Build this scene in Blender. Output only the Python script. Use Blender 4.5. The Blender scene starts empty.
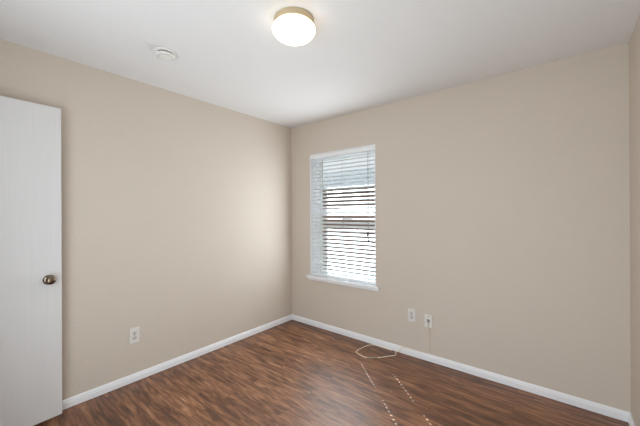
import bpy, bmesh, math, random
from mathutils import Vector, Matrix, Euler
random.seed(7)
S = bpy.context.scene
COL = S.collection

# ------------------------------------------------------------------ camera, sky, sun, exposure
W, D, H = 3.026, 3.06, 2.44          # room: x 0..W, y -D..0 (window wall at y = 0), z 0..H
cd = bpy.data.cameras.new('camera')
cd.sensor_width = 36.0
cd.lens = 300.16 / 640.0 * 36.0
cd.clip_start = 0.02
cam = bpy.data.objects.new('camera', cd)
COL.objects.link(cam)
yaw, pitch, roll = 0.68249, 0.00086, -0.00459
F = Vector((-math.sin(yaw) * math.cos(pitch), math.cos(yaw) * math.cos(pitch), math.sin(pitch)))
R0 = Vector((math.cos(yaw), math.sin(yaw), 0)); U0 = R0.cross(F)
R1 = R0 * math.cos(roll) + U0 * math.sin(roll); U1 = U0 * math.cos(roll) - R0 * math.sin(roll)
cam.matrix_world = Matrix(((R1.x, U1.x, -F.x, 2.6985), (R1.y, U1.y, -F.y, -2.7466),
                           (R1.z, U1.z, -F.z, 1.3528), (0, 0, 0, 1)))
S.camera = cam

SUN, SKY, LAMP, FILL = 15.0, 1.0, 2.8, 56.0
w = bpy.data.worlds.new('sky'); S.world = w; w.use_nodes = True
nt = w.node_tree; nt.nodes.clear()
wo = nt.nodes.new('ShaderNodeOutputWorld'); bg = nt.nodes.new('ShaderNodeBackground')
tc = nt.nodes.new('ShaderNodeTexCoord'); sx = nt.nodes.new('ShaderNodeSeparateXYZ'); cr = nt.nodes.new('ShaderNodeValToRGB')
nt.links.new(tc.outputs['Generated'], sx.inputs[0]); nt.links.new(sx.outputs['Z'], cr.inputs[0])
cr.color_ramp.elements[0].position = 0.0; cr.color_ramp.elements[0].color = (0.93, 0.96, 1.0, 1)
cr.color_ramp.elements[1].position = 0.8; cr.color_ramp.elements[1].color = (0.72, 0.83, 1.0, 1)
nt.links.new(cr.outputs[0], bg.inputs['Color']); bg.inputs['Strength'].default_value = SKY
nt.links.new(bg.outputs[0], wo.inputs[0])
w.cycles.sampling_method = 'NONE'

sl = bpy.data.lights.new('sun', 'SUN'); sl.energy = SUN; sl.angle = 0.003; sl.color = (0.80, 0.92, 1.0)
so = bpy.data.objects.new('sun', sl); COL.objects.link(so)
so.location = (-4, 5, 7)
hx, hy = 1.1, -1.0
hl = math.hypot(hx, hy); el = math.radians(47.5)
so.rotation_euler = Vector((hx / hl * math.cos(el), hy / hl * math.cos(el), -math.sin(el))).to_track_quat('-Z', 'Y').to_euler()

# added fill light on the room side of the blind, standing in for daylight
dl = bpy.data.lights.new('window_fill', 'AREA'); dl.shape = 'RECTANGLE'; dl.size = 0.84; dl.size_y = 1.36; dl.energy = 15.0; dl.color = (0.88, 0.95, 1.0)
do = bpy.data.objects.new('window_fill', dl); COL.objects.link(do); do.location = (0.7575, -0.045, 1.32)
do.rotation_euler = Vector((0, -1, 0)).to_track_quat('-Z', 'Z').to_euler()

# added soft fill light by the wall behind the camera, brightens the room
fl = bpy.data.lights.new('rear_fill', 'AREA'); fl.shape = 'RECTANGLE'; fl.size = 2.1; fl.size_y = 1.9; fl.energy = FILL; fl.color = (0.80, 0.91, 1.0)
fo = bpy.data.objects.new('rear_fill', fl); COL.objects.link(fo); fo.location = (1.88, -3.0, 1.20)
fo.rotation_euler = Vector((0.05, 1.0, 0.14)).to_track_quat('-Z', 'Z').to_euler()

S.view_settings.view_transform = 'Standard'
S.view_settings.look = 'None'
S.view_settings.gamma = 1.0
S.view_settings.use_curve_mapping = False
S.view_settings.exposure = 0.0
S.cycles.use_denoising = True
S.cycles.use_light_tree = False
S.cycles.max_bounces = 16
S.cycles.diffuse_bounces = 10
S.cycles.transparent_max_bounces = 16
S.cycles.sample_clamp_indirect = 12.0

# ------------------------------------------------------------------ materials
def srgb(r, g, b):
    f = lambda c: c / 12.92 if c <= 0.04045 else ((c + 0.055) / 1.055) ** 2.4
    return (f(r / 255), f(g / 255), f(b / 255), 1)

class N:
    def __init__(s, name):
        s.m = bpy.data.materials.new(name); s.m.use_nodes = True
        s.t = s.m.node_tree; s.b = s.t.nodes['Principled BSDF']
    def n(s, t, **k):
        x = s.t.nodes.new(t)
        for a, v in k.items(): setattr(x, a, v)
        return x
    def l(s, a, b): s.t.links.new(a, b)
    def coord(s, scale=(1, 1, 1), rot=(0, 0, 0)):
        c = s.n('ShaderNodeTexCoord'); m = s.n('ShaderNodeMapping')
        m.inputs['Scale'].default_value = scale; m.inputs['Rotation'].default_value = rot
        s.l(c.outputs['Object'], m.inputs[0]); return m.outputs[0]
    def bump(s, h, strength, dist=0.002):
        b = s.n('ShaderNodeBump'); b.inputs['Strength'].default_value = strength; b.inputs['Distance'].default_value = dist
        s.l(h, b.inputs['Height']); s.l(b.outputs[0], s.b.inputs['Normal'])

def plain(name, col, rough=0.5, metal=0.0, noise=0.03, spec=0.5):
    m = N(name)
    nz = m.n('ShaderNodeTexNoise'); nz.inputs['Scale'].default_value = 40
    m.l(m.coord(), nz.inputs['Vector'])
    mx = m.n('ShaderNodeMix', data_type='RGBA')
    mx.inputs['A'].default_value = tuple(c * (1 - noise) for c in col[:3]) + (1,)
    mx.inputs['B'].default_value = tuple(min(1, c * (1 + noise)) for c in col[:3]) + (1,)
    m.l(nz.outputs['Fac'], mx.inputs['Factor']); m.l(mx.outputs['Result'], m.b.inputs['Base Color'])
    m.b.inputs['Roughness'].default_value = rough; m.b.inputs['Metallic'].default_value = metal
    m.b.inputs['Specular IOR Level'].default_value = spec
    return m.m

def wall_paint(name, col, scale, strength, rough=0.6):
    m = N(name)
    nz = m.n('ShaderNodeTexNoise'); nz.inputs['Scale'].default_value = scale; nz.inputs['Detail'].default_value = 3
    m.l(m.coord(), nz.inputs['Vector'])
    big = m.n('ShaderNodeTexNoise'); big.inputs['Scale'].default_value = 1.7
    m.l(m.coord(), big.inputs['Vector'])
    mx = m.n('ShaderNodeMix', data_type='RGBA')
    mx.inputs['A'].default_value = tuple(c * 0.98 for c in col[:3]) + (1,)
    mx.inputs['B'].default_value = tuple(c * 1.02 for c in col[:3]) + (1,)
    m.l(big.outputs['Fac'], mx.inputs['Factor']); m.l(mx.outputs['Result'], m.b.inputs['Base Color'])
    m.b.inputs['Roughness'].default_value = rough; m.b.inputs['Specular IOR Level'].default_value = 0.25
    r = m.n('ShaderNodeMapRange'); r.inputs['From Min'].default_value = 0.42; r.inputs['From Max'].default_value = 0.62
    m.l(nz.outputs['Fac'], r.inputs['Value'])
    m.bump(r.outputs['Result'], strength, 0.0012)
    return m.m

M = {}
M['wall'] = wall_paint('beige orange peel wall paint', srgb(208, 197, 184), 70, 0.35)
M['ceiling'] = wall_paint('white knockdown ceiling paint', srgb(227, 226, 225), 28, 0.3, 0.8)
M['trim'] = plain('white semi gloss trim paint', srgb(240, 241, 243), 0.35, noise=0.01)
M['vinyl'] = plain('white window vinyl', srgb(243, 245, 247), 0.35, noise=0.01)
M['slat'] = plain('white blind slat', srgb(240, 242, 243), 0.45, noise=0.01)
M['cord'] = plain('grey blind cord', srgb(150, 148, 146), 0.8)
M['black'] = plain('black plastic', srgb(22, 21, 22), 0.4)
M['plate'] = plain('white cover plate plastic', srgb(226, 222, 216), 0.35, noise=0.01)
M['recept'] = plain('receptacle plastic', srgb(205, 201, 196), 0.35, noise=0.01)
M['slot'] = plain('dark slot', srgb(60, 55, 52), 0.6)
M['phone'] = plain('ivory phone cord', srgb(236, 222, 198), 0.45)
M['coupler'] = plain('grey cord coupler', srgb(168, 160, 138), 0.5)
M['nickel'] = plain('satin nickel', srgb(128, 114, 98), 0.25, 1.0)
M['brass'] = plain('brushed brass ring', srgb(204, 188, 156), 0.4, 0.5)
M['detector'] = plain('white detector plastic', srgb(232, 230, 226), 0.4, noise=0.01)
M['roof'] = plain('grey shingle', srgb(84, 84, 86), 0.9, noise=0.15)
M['fascia'] = plain('painted fascia', srgb(140, 128, 118), 0.6)
M['grass'] = plain('dry lawn', srgb(84, 84, 60), 0.95, noise=0.25)

def door_mat():
    m = N('white embossed wood grain door')
    nz = m.n('ShaderNodeTexNoise'); nz.inputs['Scale'].default_value = 1.0; nz.inputs['Detail'].default_value = 5
    nz.inputs['Distortion'].default_value = 0.6
    m.l(m.coord((130, 130, 2.2)), nz.inputs['Vector'])
    c = srgb(220, 219, 218)
    m.b.inputs['Base Color'].default_value = c; m.b.inputs['Roughness'].default_value = 0.45
    mx = m.n('ShaderNodeMix', data_type='RGBA')
    mx.inputs['A'].default_value = tuple(v * 0.93 for v in c[:3]) + (1,); mx.inputs['B'].default_value = tuple(v * 1.03 for v in c[:3]) + (1,)
    m.l(nz.outputs['Fac'], mx.inputs['Factor']); m.l(mx.outputs['Result'], m.b.inputs['Base Color'])
    m.bump(nz.outputs['Fac'], 0.5, 0.0015)
    return m.m
M['door'] = door_mat()

def floor_mat():
    m = N('dark walnut laminate planks')
    v = m.coord()
    # plank layout: boards run along x
    br = m.n('ShaderNodeTexBrick')
    br.offset = 0.37; br.offset_frequency = 2; br.squash = 1.0
    br.inputs['Scale'].default_value = 1.0
    br.inputs['Brick Width'].default_value = 1.21; br.inputs['Row Height'].default_value = 0.125
    br.inputs['Mortar Size'].default_value = 0.0012; br.inputs['Mortar Smooth'].default_value = 0.2
    br.inputs['Bias'].default_value = 0.0
    br.inputs['Color1'].default_value = (0, 0, 0, 1); br.inputs['Color2'].default_value = (1, 1, 1, 1)
    br.inputs['Mortar'].default_value = (0, 0, 0, 1)
    m.l(v, br.inputs['Vector'])
    # every board shifts its grain
    sep = m.n('ShaderNodeSeparateColor'); m.l(br.outputs['Color'], sep.inputs[0])
    sh = m.n('ShaderNodeVectorMath', operation='MULTIPLY_ADD')
    cmb = m.n('ShaderNodeCombineXYZ')
    mul = m.n('ShaderNodeMath', operation='MULTIPLY'); mul.inputs[1].default_value = 17.3
    m.l(sep.outputs[0], mul.inputs[0]); m.l(mul.outputs[0], cmb.inputs[0]); m.l(mul.outputs[0], cmb.inputs[2])
    sh.inputs[1].default_value = (1, 1, 1)
    m.l(v, sh.inputs[0]); m.l(cmb.outputs[0], sh.inputs[2])
    def noise(scale, sc, det, dist=0.0):
        mp = m.n('ShaderNodeMapping'); mp.inputs['Scale'].default_value = sc
        m.l(sh.outputs[0], mp.inputs[0])
        nz = m.n('ShaderNodeTexNoise'); nz.inputs['Scale'].default_value = scale
        nz.inputs['Detail'].default_value = det; nz.inputs['Distortion'].default_value = dist
        m.l(mp.outputs[0], nz.inputs['Vector']); return nz.outputs['Fac']
    streak = noise(1.0, (5.5, 46, 1), 7, 0.9)
    blotch = noise(1.0, (3.4, 20, 1), 4, 0.5)
    fine = noise(1.0, (8, 150, 1), 4)
    cr = m.n('ShaderNodeValToRGB'); e = cr.color_ramp.elements
    e[0].position = 0.30; e[0].color = srgb(66, 40, 25)
    e[1].position = 0.74; e[1].color = srgb(194, 147, 112)
    for p, c in ((0.43, (104, 65, 41)), (0.52, (135, 90, 60)), (0.62, (161, 114, 80))):
        x = e.new(p); x.color = srgb(*c)
    a1 = m.n('ShaderNodeMath', operation='MULTIPLY_ADD'); a1.inputs[1].default_value = 0.45
    m.l(blotch, a1.inputs[0])
    s1 = m.n('ShaderNodeMath', operation='MULTIPLY'); s1.inputs[1].default_value = 0.55; m.l(streak, s1.inputs[0])
    m.l(s1.outputs[0], a1.inputs[2])
    a2 = m.n('ShaderNodeMath', operation='MULTIPLY_ADD'); a2.inputs[1].default_value = 0.07
    m.l(sep.outputs[0], a2.inputs[0]); m.l(a1.outputs[0], a2.inputs[2])
    a3 = m.n('ShaderNodeMath', operation='MULTIPLY_ADD'); a3.inputs[1].default_value = 0.14
    m.l(fine, a3.inputs[0]); m.l(a2.outputs[0], a3.inputs[2])
    a4 = m.n('ShaderNodeMath', operation='SUBTRACT'); a4.inputs[1].default_value = 0.115
    m.l(a3.outputs[0], a4.inputs[0]); m.l(a4.outputs[0], cr.inputs[0])
    mx = m.n('ShaderNodeMix', data_type='RGBA', blend_type='MULTIPLY')
    m.l(br.outputs['Fac'], mx.inputs['Factor']); m.l(cr.outputs[0], mx.inputs['A']); mx.inputs['B'].default_value = (0.62, 0.58, 0.58, 1)
    m.l(mx.outputs['Result'], m.b.inputs['Base Color'])
    rr = m.n('ShaderNodeMapRange'); rr.inputs['To Min'].default_value = 0.34; rr.inputs['To Max'].default_value = 0.50
    m.l(fine, rr.inputs['Value']); m.l(rr.outputs['Result'], m.b.inputs['Roughness'])
    m.b.inputs['Specular IOR Level'].default_value = 0.78
    hb = m.n('ShaderNodeMath', operation='SUBTRACT'); m.l(a1.outputs[0], hb.inputs[0]); m.l(br.outputs['Fac'], hb.inputs[1])
    m.bump(hb.outputs[0], 0.25, 0.0015)
    return m.m
M['floor'] = floor_mat()

def brick_mat():
    m = N('brown brick')
    br = m.n('ShaderNodeTexBrick')
    br.inputs['Scale'].default_value = 1.0; br.inputs['Brick Width'].default_value = 0.21; br.inputs['Row Height'].default_value = 0.075
    br.inputs['Mortar Size'].default_value = 0.006
    br.inputs['Color1'].default_value = srgb(158, 112, 94); br.inputs['Color2'].default_value = srgb(126, 90, 78)
    br.inputs['Mortar'].default_value = srgb(160, 148, 136)
    m.l(m.coord((1, 1, 1), (math.radians(90), 0, 0)), br.inputs['Vector'])
    m.l(br.outputs['Color'], m.b.inputs['Base Color']); m.b.inputs['Roughness'].default_value = 0.9
    return m.m
M['brick'] = brick_mat()

def glass_mat():
    m = N('window glass'); t = m.t
    t.nodes.remove(m.b)
    tr = m.n('ShaderNodeBsdfTransparent'); tr.inputs[0].default_value = (0.94, 0.96, 0.95, 1)
    gl = m.n('ShaderNodeBsdfGlossy'); gl.inputs['Roughness'].default_value = 0.0
    lw = m.n('ShaderNodeLayerWeight'); lw.inputs[0].default_value = 0.5
    pw = m.n('ShaderNodeMath', operation='POWER'); pw.inputs[1].default_value = 5.0
    fr = m.n('ShaderNodeMath', operation='MULTIPLY_ADD'); fr.inputs[1].default_value = 0.9; fr.inputs[2].default_value = 0.03
    m.l(lw.outputs['Facing'], pw.inputs[0]); m.l(pw.outputs[0], fr.inputs[0])
    mx = m.n('ShaderNodeMixShader')
    m.l(fr.outputs[0], mx.inputs[0]); m.l(tr.outputs[0], mx.inputs[1]); m.l(gl.outputs[0], mx.inputs[2])
    m.l(mx.outputs[0], t.nodes['Material Output'].inputs[0])
    return m.m
M['glass'] = glass_mat()

def lamp_glass():
    m = N('lit opal glass')
    m.b.inputs['Base Color'].default_value = (0.9, 0.88, 0.84, 1); m.b.inputs['Roughness'].default_value = 0.25
    m.b.inputs['Emission Color'].default_value = (1.0, 0.86, 0.66, 1)
    m.b.inputs['Emission Strength'].default_value = LAMP
    m.m.cycles.emission_sampling = 'NONE'
    return m.m
M['opal'] = lamp_glass()

# ------------------------------------------------------------------ mesh helpers
def bx(bm, a, b, bev=0.0, mat=None, seg=2, mi=0):
    c = [(a[i] + b[i]) / 2 for i in range(3)]; d = [abs(b[i] - a[i]) for i in range(3)]
    m4 = Matrix.Translation(c) @ Matrix.Diagonal((d[0], d[1], d[2], 1))
    if mat is not None: m4 = mat @ m4
    r = bmesh.ops.create_cube(bm, size=1.0, matrix=m4)
    fs = set(f for v in r['verts'] for f in v.link_faces)
    for f in fs: f.material_index = mi
    if bev:
        es = list(set(e for v in r['verts'] for e in v.link_edges))
        g = bmesh.ops.bevel(bm, geom=es, offset=bev, segments=seg, affect='EDGES', profile=0.5)
        for f in g['faces']: f.material_index = mi

def lathe(bm, prof, mat=Matrix(), n=48, mi=0):
    """prof: list of (radius, z); revolved round z, then placed with mat."""
    rings = []
    for r, z in prof:
        if r < 1e-6: rings.append([bm.verts.new(mat @ Vector((0, 0, z)))])
        else: rings.append([bm.verts.new(mat @ Vector((r * math.cos(2 * math.pi * k / n), r * math.sin(2 * math.pi * k / n), z))) for k in range(n)])
    for a, b in zip(rings, rings[1:]):
        for k in range(n):
            k2 = (k + 1) % n
            q = [a[k % len(a)], a[k2 % len(a)], b[k2 % len(b)], b[k % len(b)]]
            u = []
            for v in q:
                if v not in u: u.append(v)
            if len(u) > 2:
                f = bm.faces.new(u); f.smooth = True; f.material_index = mi

def tube(bm, pts, r, n=8):
    pts = [Vector(p) for p in pts]; rings = []
    up = Vector((0.31, 0.17, 0.93)).normalized()
    for i, p in enumerate(pts):
        t = (pts[min(i + 1, len(pts) - 1)] - pts[max(i - 1, 0)]).normalized()
        a = t.cross(up)
        if a.length < 1e-3: a = t.cross(Vector((1, 0, 0)))
        a.normalize(); b = t.cross(a)
        rings.append([bm.verts.new(p + (a * math.cos(2 * math.pi * k / n) + b * math.sin(2 * math.pi * k / n)) * r) for k in range(n)])
    for A, B in zip(rings, rings[1:]):
        for k in range(n):
            f = bm.faces.new((A[k], A[(k + 1) % n], B[(k + 1) % n], B[k])); f.smooth = True
    bm.faces.new(rings[0][::-1]); bm.faces.new(rings[-1])

def smooth_path(P, sub=8):
    P = [Vector(p) for p in P]; out = []
    for i in range(len(P) - 1):
        p0, p1, p2, p3 = P[max(i - 1, 0)], P[i], P[i + 1], P[min(i + 2, len(P) - 1)]
        for k in range(sub):
            t = k / sub
            out.append(0.5 * ((2 * p1) + (p2 - p0) * t + (2 * p0 - 5 * p1 + 4 * p2 - p3) * t * t + (3 * p1 - p0 - 3 * p2 + p3) * t ** 3))
    out.append(P[-1]); return out

def obj(name, bm, mats, parent=None, origin=None):
    """Link a bmesh as ONE mesh object; vertices are given in the parent's space."""
    bmesh.ops.recalc_face_normals(bm, faces=bm.faces)
    if origin is not None: bmesh.ops.translate(bm, verts=bm.verts, vec=-Vector(origin))
    me = bpy.data.meshes.new(name); bm.to_mesh(me); bm.free()
    for m in (mats if isinstance(mats, (list, tuple)) else [mats]): me.materials.append(m)
    o = bpy.data.objects.new(name, me); COL.objects.link(o)
    if origin is not None: o.location = origin
    if parent: o.parent = parent
    return o

def empty(name, loc=(0, 0, 0), rotz=0.0):
    o = bpy.data.objects.new(name, None); o.empty_display_size = 0.05
    COL.objects.link(o); o.location = loc; o.rotation_euler = (0, 0, rotz); return o

def tag(o, label, cat, group=None):
    o['label'] = label; o['category'] = cat
    if group: o['group'] = group
    return o

def struct(o, label=None, cat=None):
    o['kind'] = 'structure'
    if label: o['label'] = label; o['category'] = cat
    return o

# ------------------------------------------------------------------ room shell
T = 0.25
WX0, WX1, WZ0, WZ1 = 0.315, 1.200, 0.606, 2.060      # window opening
DX0, DX1, DZ = 0.112, 0.905, 2.075                    # doorway in the front wall
HD = 1.25                                             # hall depth behind the doorway

bm = bmesh.new(); bx(bm, (-T, -D - 0.12 - HD, -0.1), (W + T, T, 0)); struct(obj('floor', bm, M['floor']), 'dark brown laminate plank floor with a soft window reflection', 'floor')
bm = bmesh.new(); bx(bm, (-T, -D - 0.12 - HD, H), (W + T, T, H + 0.12)); struct(obj('ceiling', bm, M['ceiling']), 'white textured ceiling', 'ceiling')
bm = bmesh.new(); bx(bm, (-T, -D - 0.12, 0), (0, T, H)); struct(obj('wall_left', bm, M['wall']), 'plain beige wall behind the open door', 'wall')
bm = bmesh.new(); bx(bm, (W, -D - 0.12, 0), (W + T, T, H)); struct(obj('wall_right', bm, M['wall']), 'narrow strip of beige wall at the right edge', 'wall')
bm = bmesh.new()
bx(bm, (0, 0, 0), (WX0, T, H)); bx(bm, (WX1, 0, 0), (W, T, H))
bx(bm, (WX0, 0, 0), (WX1, T, WZ0 - 0.03)); bx(bm, (WX0, 0, WZ1), (WX1, T, H))
struct(obj('wall_back', bm, M['wall']), 'beige wall with the window in it', 'wall')
bm = bmesh.new()
bx(bm, (0, -D - 0.12, 0), (DX0, -D, H)); bx(bm, (DX1, -D - 0.12, 0), (W, -D, H)); bx(bm, (DX0, -D - 0.12, DZ), (DX1, -D, H))
struct(obj('wall_front', bm, M['wall']), 'beige wall with the doorway, behind the viewer', 'wall')
# hall beyond the doorway
bm = bmesh.new()
y1 = -D - 0.12
bx(bm, (-T, y1 - HD, 0), (-T + 0.1, y1, H)); bx(bm, (1.7, y1 - HD, 0), (1.8, y1, H)); bx(bm, (-T + 0.1, y1 - HD, 0), (1.7, y1 - HD + 0.1, H))
struct(obj('wall_hall', bm, M['wall']), 'beige hall walls beyond the doorway', 'wall')

bm = bmesh.new(); bx(bm, (-4, T, 2.30), (7, 0.45, 2.44))
struct(obj('eave', bm, M['trim']), 'white eave outside above the window', 'eave')

# baseboards: profile (out from the wall, height), swept along each wall
BP = [(0, 0), (0.006, 0), (0.006, 0.0045), (0.014, 0.0045), (0.014, 0.043), (0.0095, 0.046), (0.0095, 0.049), (0.0115, 0.052), (0.0085, 0.061), (0.005, 0.066), (0, 0.066)]
def baseboard(name, a, b, nrm, lab, ea=0, eb=0):
    a, b, nrm = Vector(a), Vector(b), Vector(nrm); d = (b - a).normalized(); bm = bmesh.new()
    A = [bm.verts.new(a + nrm * o + d * (o * ea) + Vector((0, 0, z))) for o, z in BP]
    B = [bm.verts.new(b + nrm * o - d * (o * eb) + Vector((0, 0, z))) for o, z in BP]
    n = len(BP)
    for k in range(n): bm.faces.new((A[k], A[(k + 1) % n], B[(k + 1) % n], B[k]))
    bm.faces.new(A); bm.faces.new(B[::-1])
    struct(obj(name, bm, M['trim']), lab, 'baseboard')
baseboard('baseboard_left', (0, 0, 0), (0, -D, 0), (1, 0, 0), 'white baseboard along the left wall', 1, 1)
baseboard('baseboard_back', (0, 0, 0), (W, 0, 0), (0, -1, 0), 'white baseboard under the window', 1, 1)
baseboard('baseboard_right', (W, 0, 0), (W, -D, 0), (-1, 0, 0), 'white baseboard at the right edge', 1, 1)

# ------------------------------------------------------------------ window
win = struct(empty('window_1', ((WX0 + WX1) / 2, 0, WZ0)), 'white single hung window behind the blind', 'window')
win_o = Vector(win.location)
def wobj(name, bm, m, par=None):
    bmesh.ops.translate(bm, verts=bm.verts, vec=-win_o)
    return obj(name, bm, m, par or win)
def frame(bm, x0, x1, z0, z1, y0, y1, l, r, b, t, bev=0.003):
    bx(bm, (x0, y0, z0), (x0 + l, y1, z1), bev); bx(bm, (x1 - r, y0, z0), (x1, y1, z1), bev)
    bx(bm, (x0 + l, y0, z0), (x1 - r, y1, z0 + b), bev); bx(bm, (x0 + l, y0, z1 - t), (x1 - r, y1, z1), bev)
bm = bmesh.new()                                                   # painted returns of the recess
bx(bm, (WX0, -0.002, WZ0), (WX0 + 0.008, 0.095, WZ1)); bx(bm, (WX1 - 0.008, -0.002, WZ0), (WX1, 0.095, WZ1)); bx(bm, (WX0 + 0.008, -0.002, WZ1 - 0.008), (WX1 - 0.008, 0.095, WZ1))
wobj('jamb_liner', bm, M['trim'])
bm = bmesh.new(); frame(bm, WX0, WX1, WZ0, WZ1, 0.095, 0.17, 0.036, 0.036, 0.03, 0.034); wobj('window_frame', bm, M['vinyl'])
fx0, fx1 = WX0 + 0.036, WX1 - 0.036
bm = bmesh.new(); frame(bm, fx0, fx1, 1.352, WZ1 - 0.034, 0.135, 0.16, 0.026, 0.026, 0.05, 0.032); us = wobj('upper_sash', bm, M['vinyl'])
bm = bmesh.new(); bx(bm, (fx0 + 0.026, 0.145, 1.402), (fx1 - 0.026, 0.149, WZ1 - 0.066)); wobj('pane', bm, M['glass'], us)
bm = bmesh.new(); frame(bm, fx0, fx1, WZ0 + 0.03, 1.40, 0.105, 0.133, 0.030, 0.030, 0.032, 0.062); ls = wobj('lower_sash', bm, M['vinyl'])
bm = bmesh.new(); bx(bm, (fx0 + 0.03, 0.117, WZ0 + 0.062), (fx1 - 0.03, 0.121, 1.338)); wobj('pane', bm, M['glass'], ls)
bm = bmesh.new(); bx(bm, (0.69, 0.098, 1.392), (0.83, 0.120, 1.408), 0.003); wobj('sash_lock', bm, M['vinyl'], ls)
bm = bmesh.new(); bx(bm, (0.279, -0.036, WZ0 - 0.030), (1.247, 0.0, WZ0), 0.006, seg=3); bx(bm, (WX0, -0.004, WZ0 - 0.030), (WX1, 0.17, WZ0)); bx(bm, (0.290, -0.016, WZ0 - 0.052), (1.236, 0.0, WZ0 - 0.030), 0.004)
wobj('window_sill', bm, M['trim'])

# ------------------------------------------------------------------ blind
bl = tag(empty('window_blind', (0.7575, 0.035, WZ0)), 'white horizontal slat blind hung inside the window recess', 'blind')
bo = Vector(bl.location)
def bobj(name, bm, m, par=None):
    bmesh.ops.translate(bm, verts=bm.verts, vec=-bo); return obj(name, bm, m, par or bl)
BX0, BX1 = 0.329, 1.186
LAD = (0.455, 0.775, 1.095)
TILT = math.radians(24)
bm = bmesh.new(); bx(bm, (BX0, 0.012, 2.012), (BX1, 0.060, 2.050), 0.002); bobj('head_rail', bm, M['slat'])
bm = bmesh.new(); bx(bm, (WX0 + 0.009, 0.000, 2.003), (WX1 - 0.009, 0.010, 2.050), 0.003); bobj('valance', bm, M['slat'])
bm = bmesh.new()
PITCH, NS = 0.0440, 30
HW, HL = 0.0074, 0.0096
for i in range(NS):
    z = 0.672 + PITCH * i
    mt = Matrix.Translation((0, 0.036, z)) @ Matrix.Rotation(TILT, 4, 'X')   # room edge low
    xs = [BX0]
    for L in LAD: xs += [L - HW, L + HW]
    xs.append(BX1)
    for k in range(0, len(xs), 2): bx(bm, (xs[k], -0.025, -0.0014), (xs[k + 1], 0.025, 0.0014), 0, mt)
    for L in LAD:
        bx(bm, (L - HW, -0.025, -0.0014), (L + HW, -HL, 0.0014), 0, mt); bx(bm, (L - HW, HL, -0.0014), (L + HW, 0.025, 0.0014), 0, mt)
bobj('slats', bm, M['slat'])
bm = bmesh.new(); bx(bm, (BX0, 0.012, 0.612), (BX1, 0.060, 0.636), 0.004); bobj('bottom_rail', bm, M['slat'])
for L in LAD:
    bm = bmesh.new()
    for yy in (0.0115, 0.0605): tube(bm, [(L + 0.006, yy, 0.63), (L + 0.006, yy, 2.02)], 0.0009, 6)
    bobj('ladder_cord', bm, M['cord'])
for x, zz in ((1.122, 1.062), (1.114, 1.130)):
    bm = bmesh.new(); tube(bm, [(x, -0.010, zz + 0.02), (x, -0.008, 1.6), (x - 0.001, -0.004, 1.985), (x - 0.001, 0.004, 1.992)], 0.0011, 6)
    c = bobj('pull_cord', bm, M['cord'])
    bm = bmesh.new(); lathe(bm, [(0, 0.042), (0.005, 0.041), (0.009, 0.025), (0.0145, 0.008), (0.0145, 0.001), (0, 0)], Matrix.Translation((x, -0.010, zz - 0.018)), 16)
    t = bobj('tassel', bm, M['black'], c); t['label'] = 'black cord tassel'

# ------------------------------------------------------------------ door (open 90 degrees, hinged on the front wall)
hinge = Vector((0.135, -D + 0.021, 0)); free = Vector((0.100, -2.281, 0))
ang = math.atan2(free.y - hinge.y, free.x - hinge.x)
DWID = (free - hinge).length
door = struct(empty('door_1', (hinge.x, hinge.y, 0.026), ang), 'white wood grain slab door standing open by the left wall', 'door')
bm = bmesh.new(); bx(bm, (0, 0, 0), (DWID, 0.035, 2.032), 0.0018); obj('door_leaf', bm, M['door'], door)
kz, kx = 0.904, DWID - 0.064
RX = Matrix.Rotation(math.radians(90), 4, 'X')          # local +z -> -y (room side)
def knob(flip):
    m = Matrix.Translation((kx, 0.035 if flip else 0, kz)) @ (Matrix.Rotation(math.radians(-90), 4, 'X') if flip else RX)
    bm = bmesh.new(); lathe(bm, [(0, 0), (0.032, 0), (0.032, 0.004), (0.029, 0.008), (0.014, 0.011), (0, 0.011)], m, 40)
    r = obj('knob_rose', bm, M['nickel'], door)
    bm = bmesh.new(); lathe(bm, [(0.011, 0.008), (0.011, 0.022), (0.014, 0.026), (0.0225, 0.032), (0.0265, 0.040), (0.0265, 0.047), (0.022, 0.055), (0.012, 0.059), (0, 0.060)], m, 40)
    r['label'] = 'satin nickel rose'
    k = obj('door_knob', bm, M['nickel'], door); k['label'] = 'satin nickel round knob'
knob(False); knob(True)
bm = bmesh.new(); bx(bm, (DWID - 0.0005, 0.006, kz - 0.028), (DWID + 0.001, 0.029, kz + 0.028)); obj('latch_plate', bm, M['nickel'], door)
for hz in (0.2, 1.0, 1.8):
    bm = bmesh.new(); lathe(bm, [(0, 0), (0.006, 0), (0.006, 0.089), (0, 0.089)], Matrix.Translation((-0.003, -0.006, hz)), 12)
    obj('hinge', bm, M['nickel'], door)

# ------------------------------------------------------------------ ceiling light
cl = tag(empty('ceiling_light', (1.5245, -1.5265, H)), 'round flush ceiling lamp, lit, white opal glass under a brass ring', 'ceiling lamp')
bm = bmesh.new(); lathe(bm, [(0, 0), (0.110, 0), (0.112, -0.003), (0.112, -0.032), (0.110, -0.036), (0.100, -0.036), (0.100, -0.030), (0, -0.030)], n=64); obj('ring', bm, M['brass'], cl)['label'] = 'brass ring base'
bm = bmesh.new()
pr = [(0.098, -0.034)]
for k in range(0, 21):
    a = math.radians(32 - (32 + 90) * k / 20)
    pr.append((0.1210 * math.cos(a) if k < 20 else 0.0, -0.056 + (0.059 if a < 0 else 0.045) * math.sin(a)))
lathe(bm, pr, n=64); obj('glass_shade', bm, M['opal'], cl)['label'] = 'glowing white glass shade'

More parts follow.
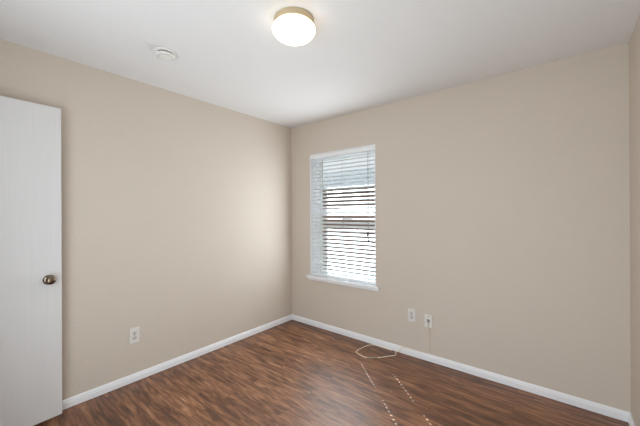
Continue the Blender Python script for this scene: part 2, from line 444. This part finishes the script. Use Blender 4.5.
# ------------------------------------------------------------------ smoke detector
sd = tag(empty('smoke_detector', (0.625, -1.835, H)), 'small round white smoke detector on the ceiling', 'smoke detector')
bm = bmesh.new(); lathe(bm, [(0, 0), (0.066, 0), (0.068, -0.003), (0.068, -0.010), (0.065, -0.012), (0, -0.012)], n=48); obj('mounting_base', bm, M['detector'], sd)
bm = bmesh.new(); lathe(bm, [(0, -0.012), (0.050, -0.012), (0.050, -0.022), (0, -0.022)], n=48); obj('vent_gap', bm, M['slot'], sd)['label'] = 'dark vent slot'
bm = bmesh.new(); lathe(bm, [(0, -0.022), (0.060, -0.022), (0.062, -0.024), (0.059, -0.031), (0.046, -0.034), (0.044, -0.037), (0.030, -0.040), (0, -0.0405)], n=48); obj('cover', bm, M['detector'], sd)
bm = bmesh.new(); lathe(bm, [(0, -0.040), (0.013, -0.040), (0.013, -0.0425), (0.011, -0.0435), (0, -0.0435)], Matrix.Translation((0.018, -0.006, 0)), n=24); obj('test_button', bm, M['plate'], sd)
bm = bmesh.new(); lathe(bm, [(0.047, -0.0338), (0.0475, -0.0352), (0.0415, -0.0382), (0.041, -0.037)], n=48); obj('grille_ring', bm, M['recept'], sd)

# ------------------------------------------------------------------ wall plates (built facing -y, wall plane y = 0)
def plate_root(name, loc, rotz, label):
    return tag(empty(name, loc, rotz), label, 'outlet' if name == 'wall_outlet' else 'phone jack')
def duplex(loc, rotz, label, pw=0.074, ph=0.122):
    r = plate_root('wall_outlet', loc, rotz, label)
    bm = bmesh.new(); bx(bm, (-pw / 2, -0.007, -ph / 2), (pw / 2, 0, ph / 2), 0.003); obj('cover_plate', bm, M['plate'], r)
    for s in (1, -1):
        bm = bmesh.new(); z = s * 0.0195
        m = Matrix.Translation((0, 0, z)) @ RX
        # rounded face with flat top and bottom, two slots and a ground hole
        n = 40; vs = []
        ring = []
        for k in range(n):
            a = 2 * math.pi * k / n
            ring.append((0.0172 * math.cos(a), max(-0.0140, min(0.0140, 0.0172 * math.sin(a)))))
        A = [bm.verts.new(m @ Vector((x, y, 0.006))) for x, y in ring]; B = [bm.verts.new(m @ Vector((x, y, 0.0092))) for x, y in ring]
        for k in range(n): bm.faces.new((A[k], A[(k + 1) % n], B[(k + 1) % n], B[k]))
        bm.faces.new(B)
        for xx, h in ((-0.0064, 0.0088), (0.0064, 0.0072)): bx(bm, (xx - 0.0012, -0.0096, z + 0.002 - h / 2), (xx + 0.0012, -0.0088, z + 0.002 + h / 2), 0, None, 1, 1)
        lathe(bm, [(0, 0.0088), (0.0025, 0.0088), (0.0025, 0.0096), (0, 0.0096)], Matrix.Translation((0, 0, z - 0.0075)) @ RX, 12, 1)
        obj('receptacle', bm, [M['recept'], M['slot']], r)
    bm = bmesh.new(); lathe(bm, [(0, 0.006), (0.0036, 0.006), (0.0032, 0.0082), (0, 0.0085)], RX, 14); obj('screw', bm, M['nickel'], r)
    return r
duplex((0, -1.813, 0.374), math.radians(90), 'white duplex outlet low on the left wall near the open door')
duplex((1.580, 0, 0.386), 0, 'white duplex outlet on the window wall, left of the phone jack')
pj = plate_root('phone_jack', (1.737, 0, 0.367), 0, 'white phone jack plate with a cord plugged in, right of the outlet')
bm = bmesh.new(); bx(bm, (-0.036, -0.008, -0.058), (0.036, 0, 0.058), 0.003); obj('cover_plate', bm, M['plate'], pj)
bm = bmesh.new(); bx(bm, (-0.015, -0.013, -0.026), (0.015, -0.007, 0.014), 0.002)
bx(bm, (-0.007, -0.0136, -0.012), (0.007, -0.0122, 0.004), 0, None, 1, 1)
bx(bm, (-0.016, -0.0136, 0.0085), (0.016, -0.0122, 0.0135), 0, None, 1, 1)
obj('jack_socket', bm, [M['recept'], M['slot']], pj)
for zz in (0.042, -0.042):
    bm = bmesh.new(); lathe(bm, [(0, 0.007), (0.0036, 0.007), (0.0032, 0.0092), (0, 0.0095)], Matrix.Translation((0, 0, zz)) @ RX, 14); obj('screw', bm, M['nickel'], pj)

# ------------------------------------------------------------------ phone cord
pc = tag(empty('telephone_line', (1.30, -0.15, 0)), 'thin ivory phone cord looped on the floor below the window wall', 'cord')
po = Vector(pc.location)
def pobj(name, bm, m):
    bmesh.ops.translate(bm, verts=bm.verts, vec=-po); return obj(name, bm, m, pc)
fr_ = 0.0040
P = [(1.737, -0.022, 0.350), (1.738, -0.024, 0.330), (1.741, -0.012, 0.30), (1.747, -0.006, 0.20), (1.750, -0.006, 0.11), (1.745, -0.010, 0.075), (1.70, -0.0085, 0.0705),
     (1.60, -0.0085, 0.070), (1.53, -0.0095, 0.0705), (1.490, -0.014, 0.062), (1.462, -0.018, 0.030), (1.438, -0.022, 0.008),
     (1.428, -0.036, fr_), (1.444, -0.060, fr_), (1.452, -0.090, fr_), (1.440, -0.115, fr_), (1.39, -0.180, fr_), (1.345, -0.246, fr_)]
bm = bmesh.new(); tube(bm, smooth_path(P[:8]), 0.0019, 8); tube(bm, smooth_path(P[7:]), 0.0040, 8)
Q = [(1.27, -0.302, fr_), (1.218, -0.303, fr_), (1.142, -0.277, fr_), (1.118, -0.235, fr_), (1.124, -0.16, fr_), (1.146, -0.060, fr_), (1.18, -0.026, fr_), (1.22, -0.020, fr_ + 0.001), (1.30, -0.019, fr_), (1.38, -0.021, fr_)]
tube(bm, smooth_path(Q), 0.0040, 8)
pobj('cable', bm, M['phone'])
bm = bmesh.new(); tube(bm, [(1.346, -0.246, 0.006), (1.310, -0.278, 0.006), (1.268, -0.302, 0.006)], 0.0055, 10); pobj('coupler', bm, M['coupler'])['label'] = 'grey in-line coupler'
bm = bmesh.new(); bx(bm, (1.731, -0.026, 0.347), (1.743, -0.0122, 0.361), 0.0015); pobj('plug', bm, M['phone'])

# ------------------------------------------------------------------ outside
GZ = -0.35
bm = bmesh.new(); bx(bm, (-25, T, GZ - 0.1), (25, 40, GZ)); struct(obj('ground', bm, M['grass']), 'ground outside the window', 'ground')
nh = tag(empty('neighbour_house', (-2.0, 5.0, GZ)), 'brown brick house with a grey roof seen between the blind slats', 'house')
no = Vector(nh.location)
def nobj(name, bm, m):
    bmesh.ops.translate(bm, verts=bm.verts, vec=-no); return obj(name, bm, m, nh)
bm = bmesh.new(); bx(bm, (-12, 5.0, GZ), (8, 9.0, 2.12)); nobj('brick_wall', bm, M['brick'])
bm = bmesh.new()
ey, ez, ry, rz = 4.62, 2.12, 7.0, 3.02
v = [bm.verts.new(c) for c in ((-12.4, ey, ez), (8.4, ey, ez), (8.4, ry, rz), (-12.4, ry, rz), (-12.4, 2 * ry - ey, ez), (8.4, 2 * ry - ey, ez))]
bm.faces.new((v[0], v[1], v[2], v[3])); bm.faces.new((v[3], v[2], v[5], v[4])); bm.faces.new((v[0], v[4], v[5], v[1])); bm.faces.new((v[0], v[3], v[4])); bm.faces.new((v[1], v[5], v[2]))
nobj('roof', bm, M['roof'])
bm = bmesh.new(); bx(bm, (-12.4, ey - 0.02, ez - 0.14), (8.4, ey, ez + 0.02)); nobj('fascia', bm, M['fascia'])
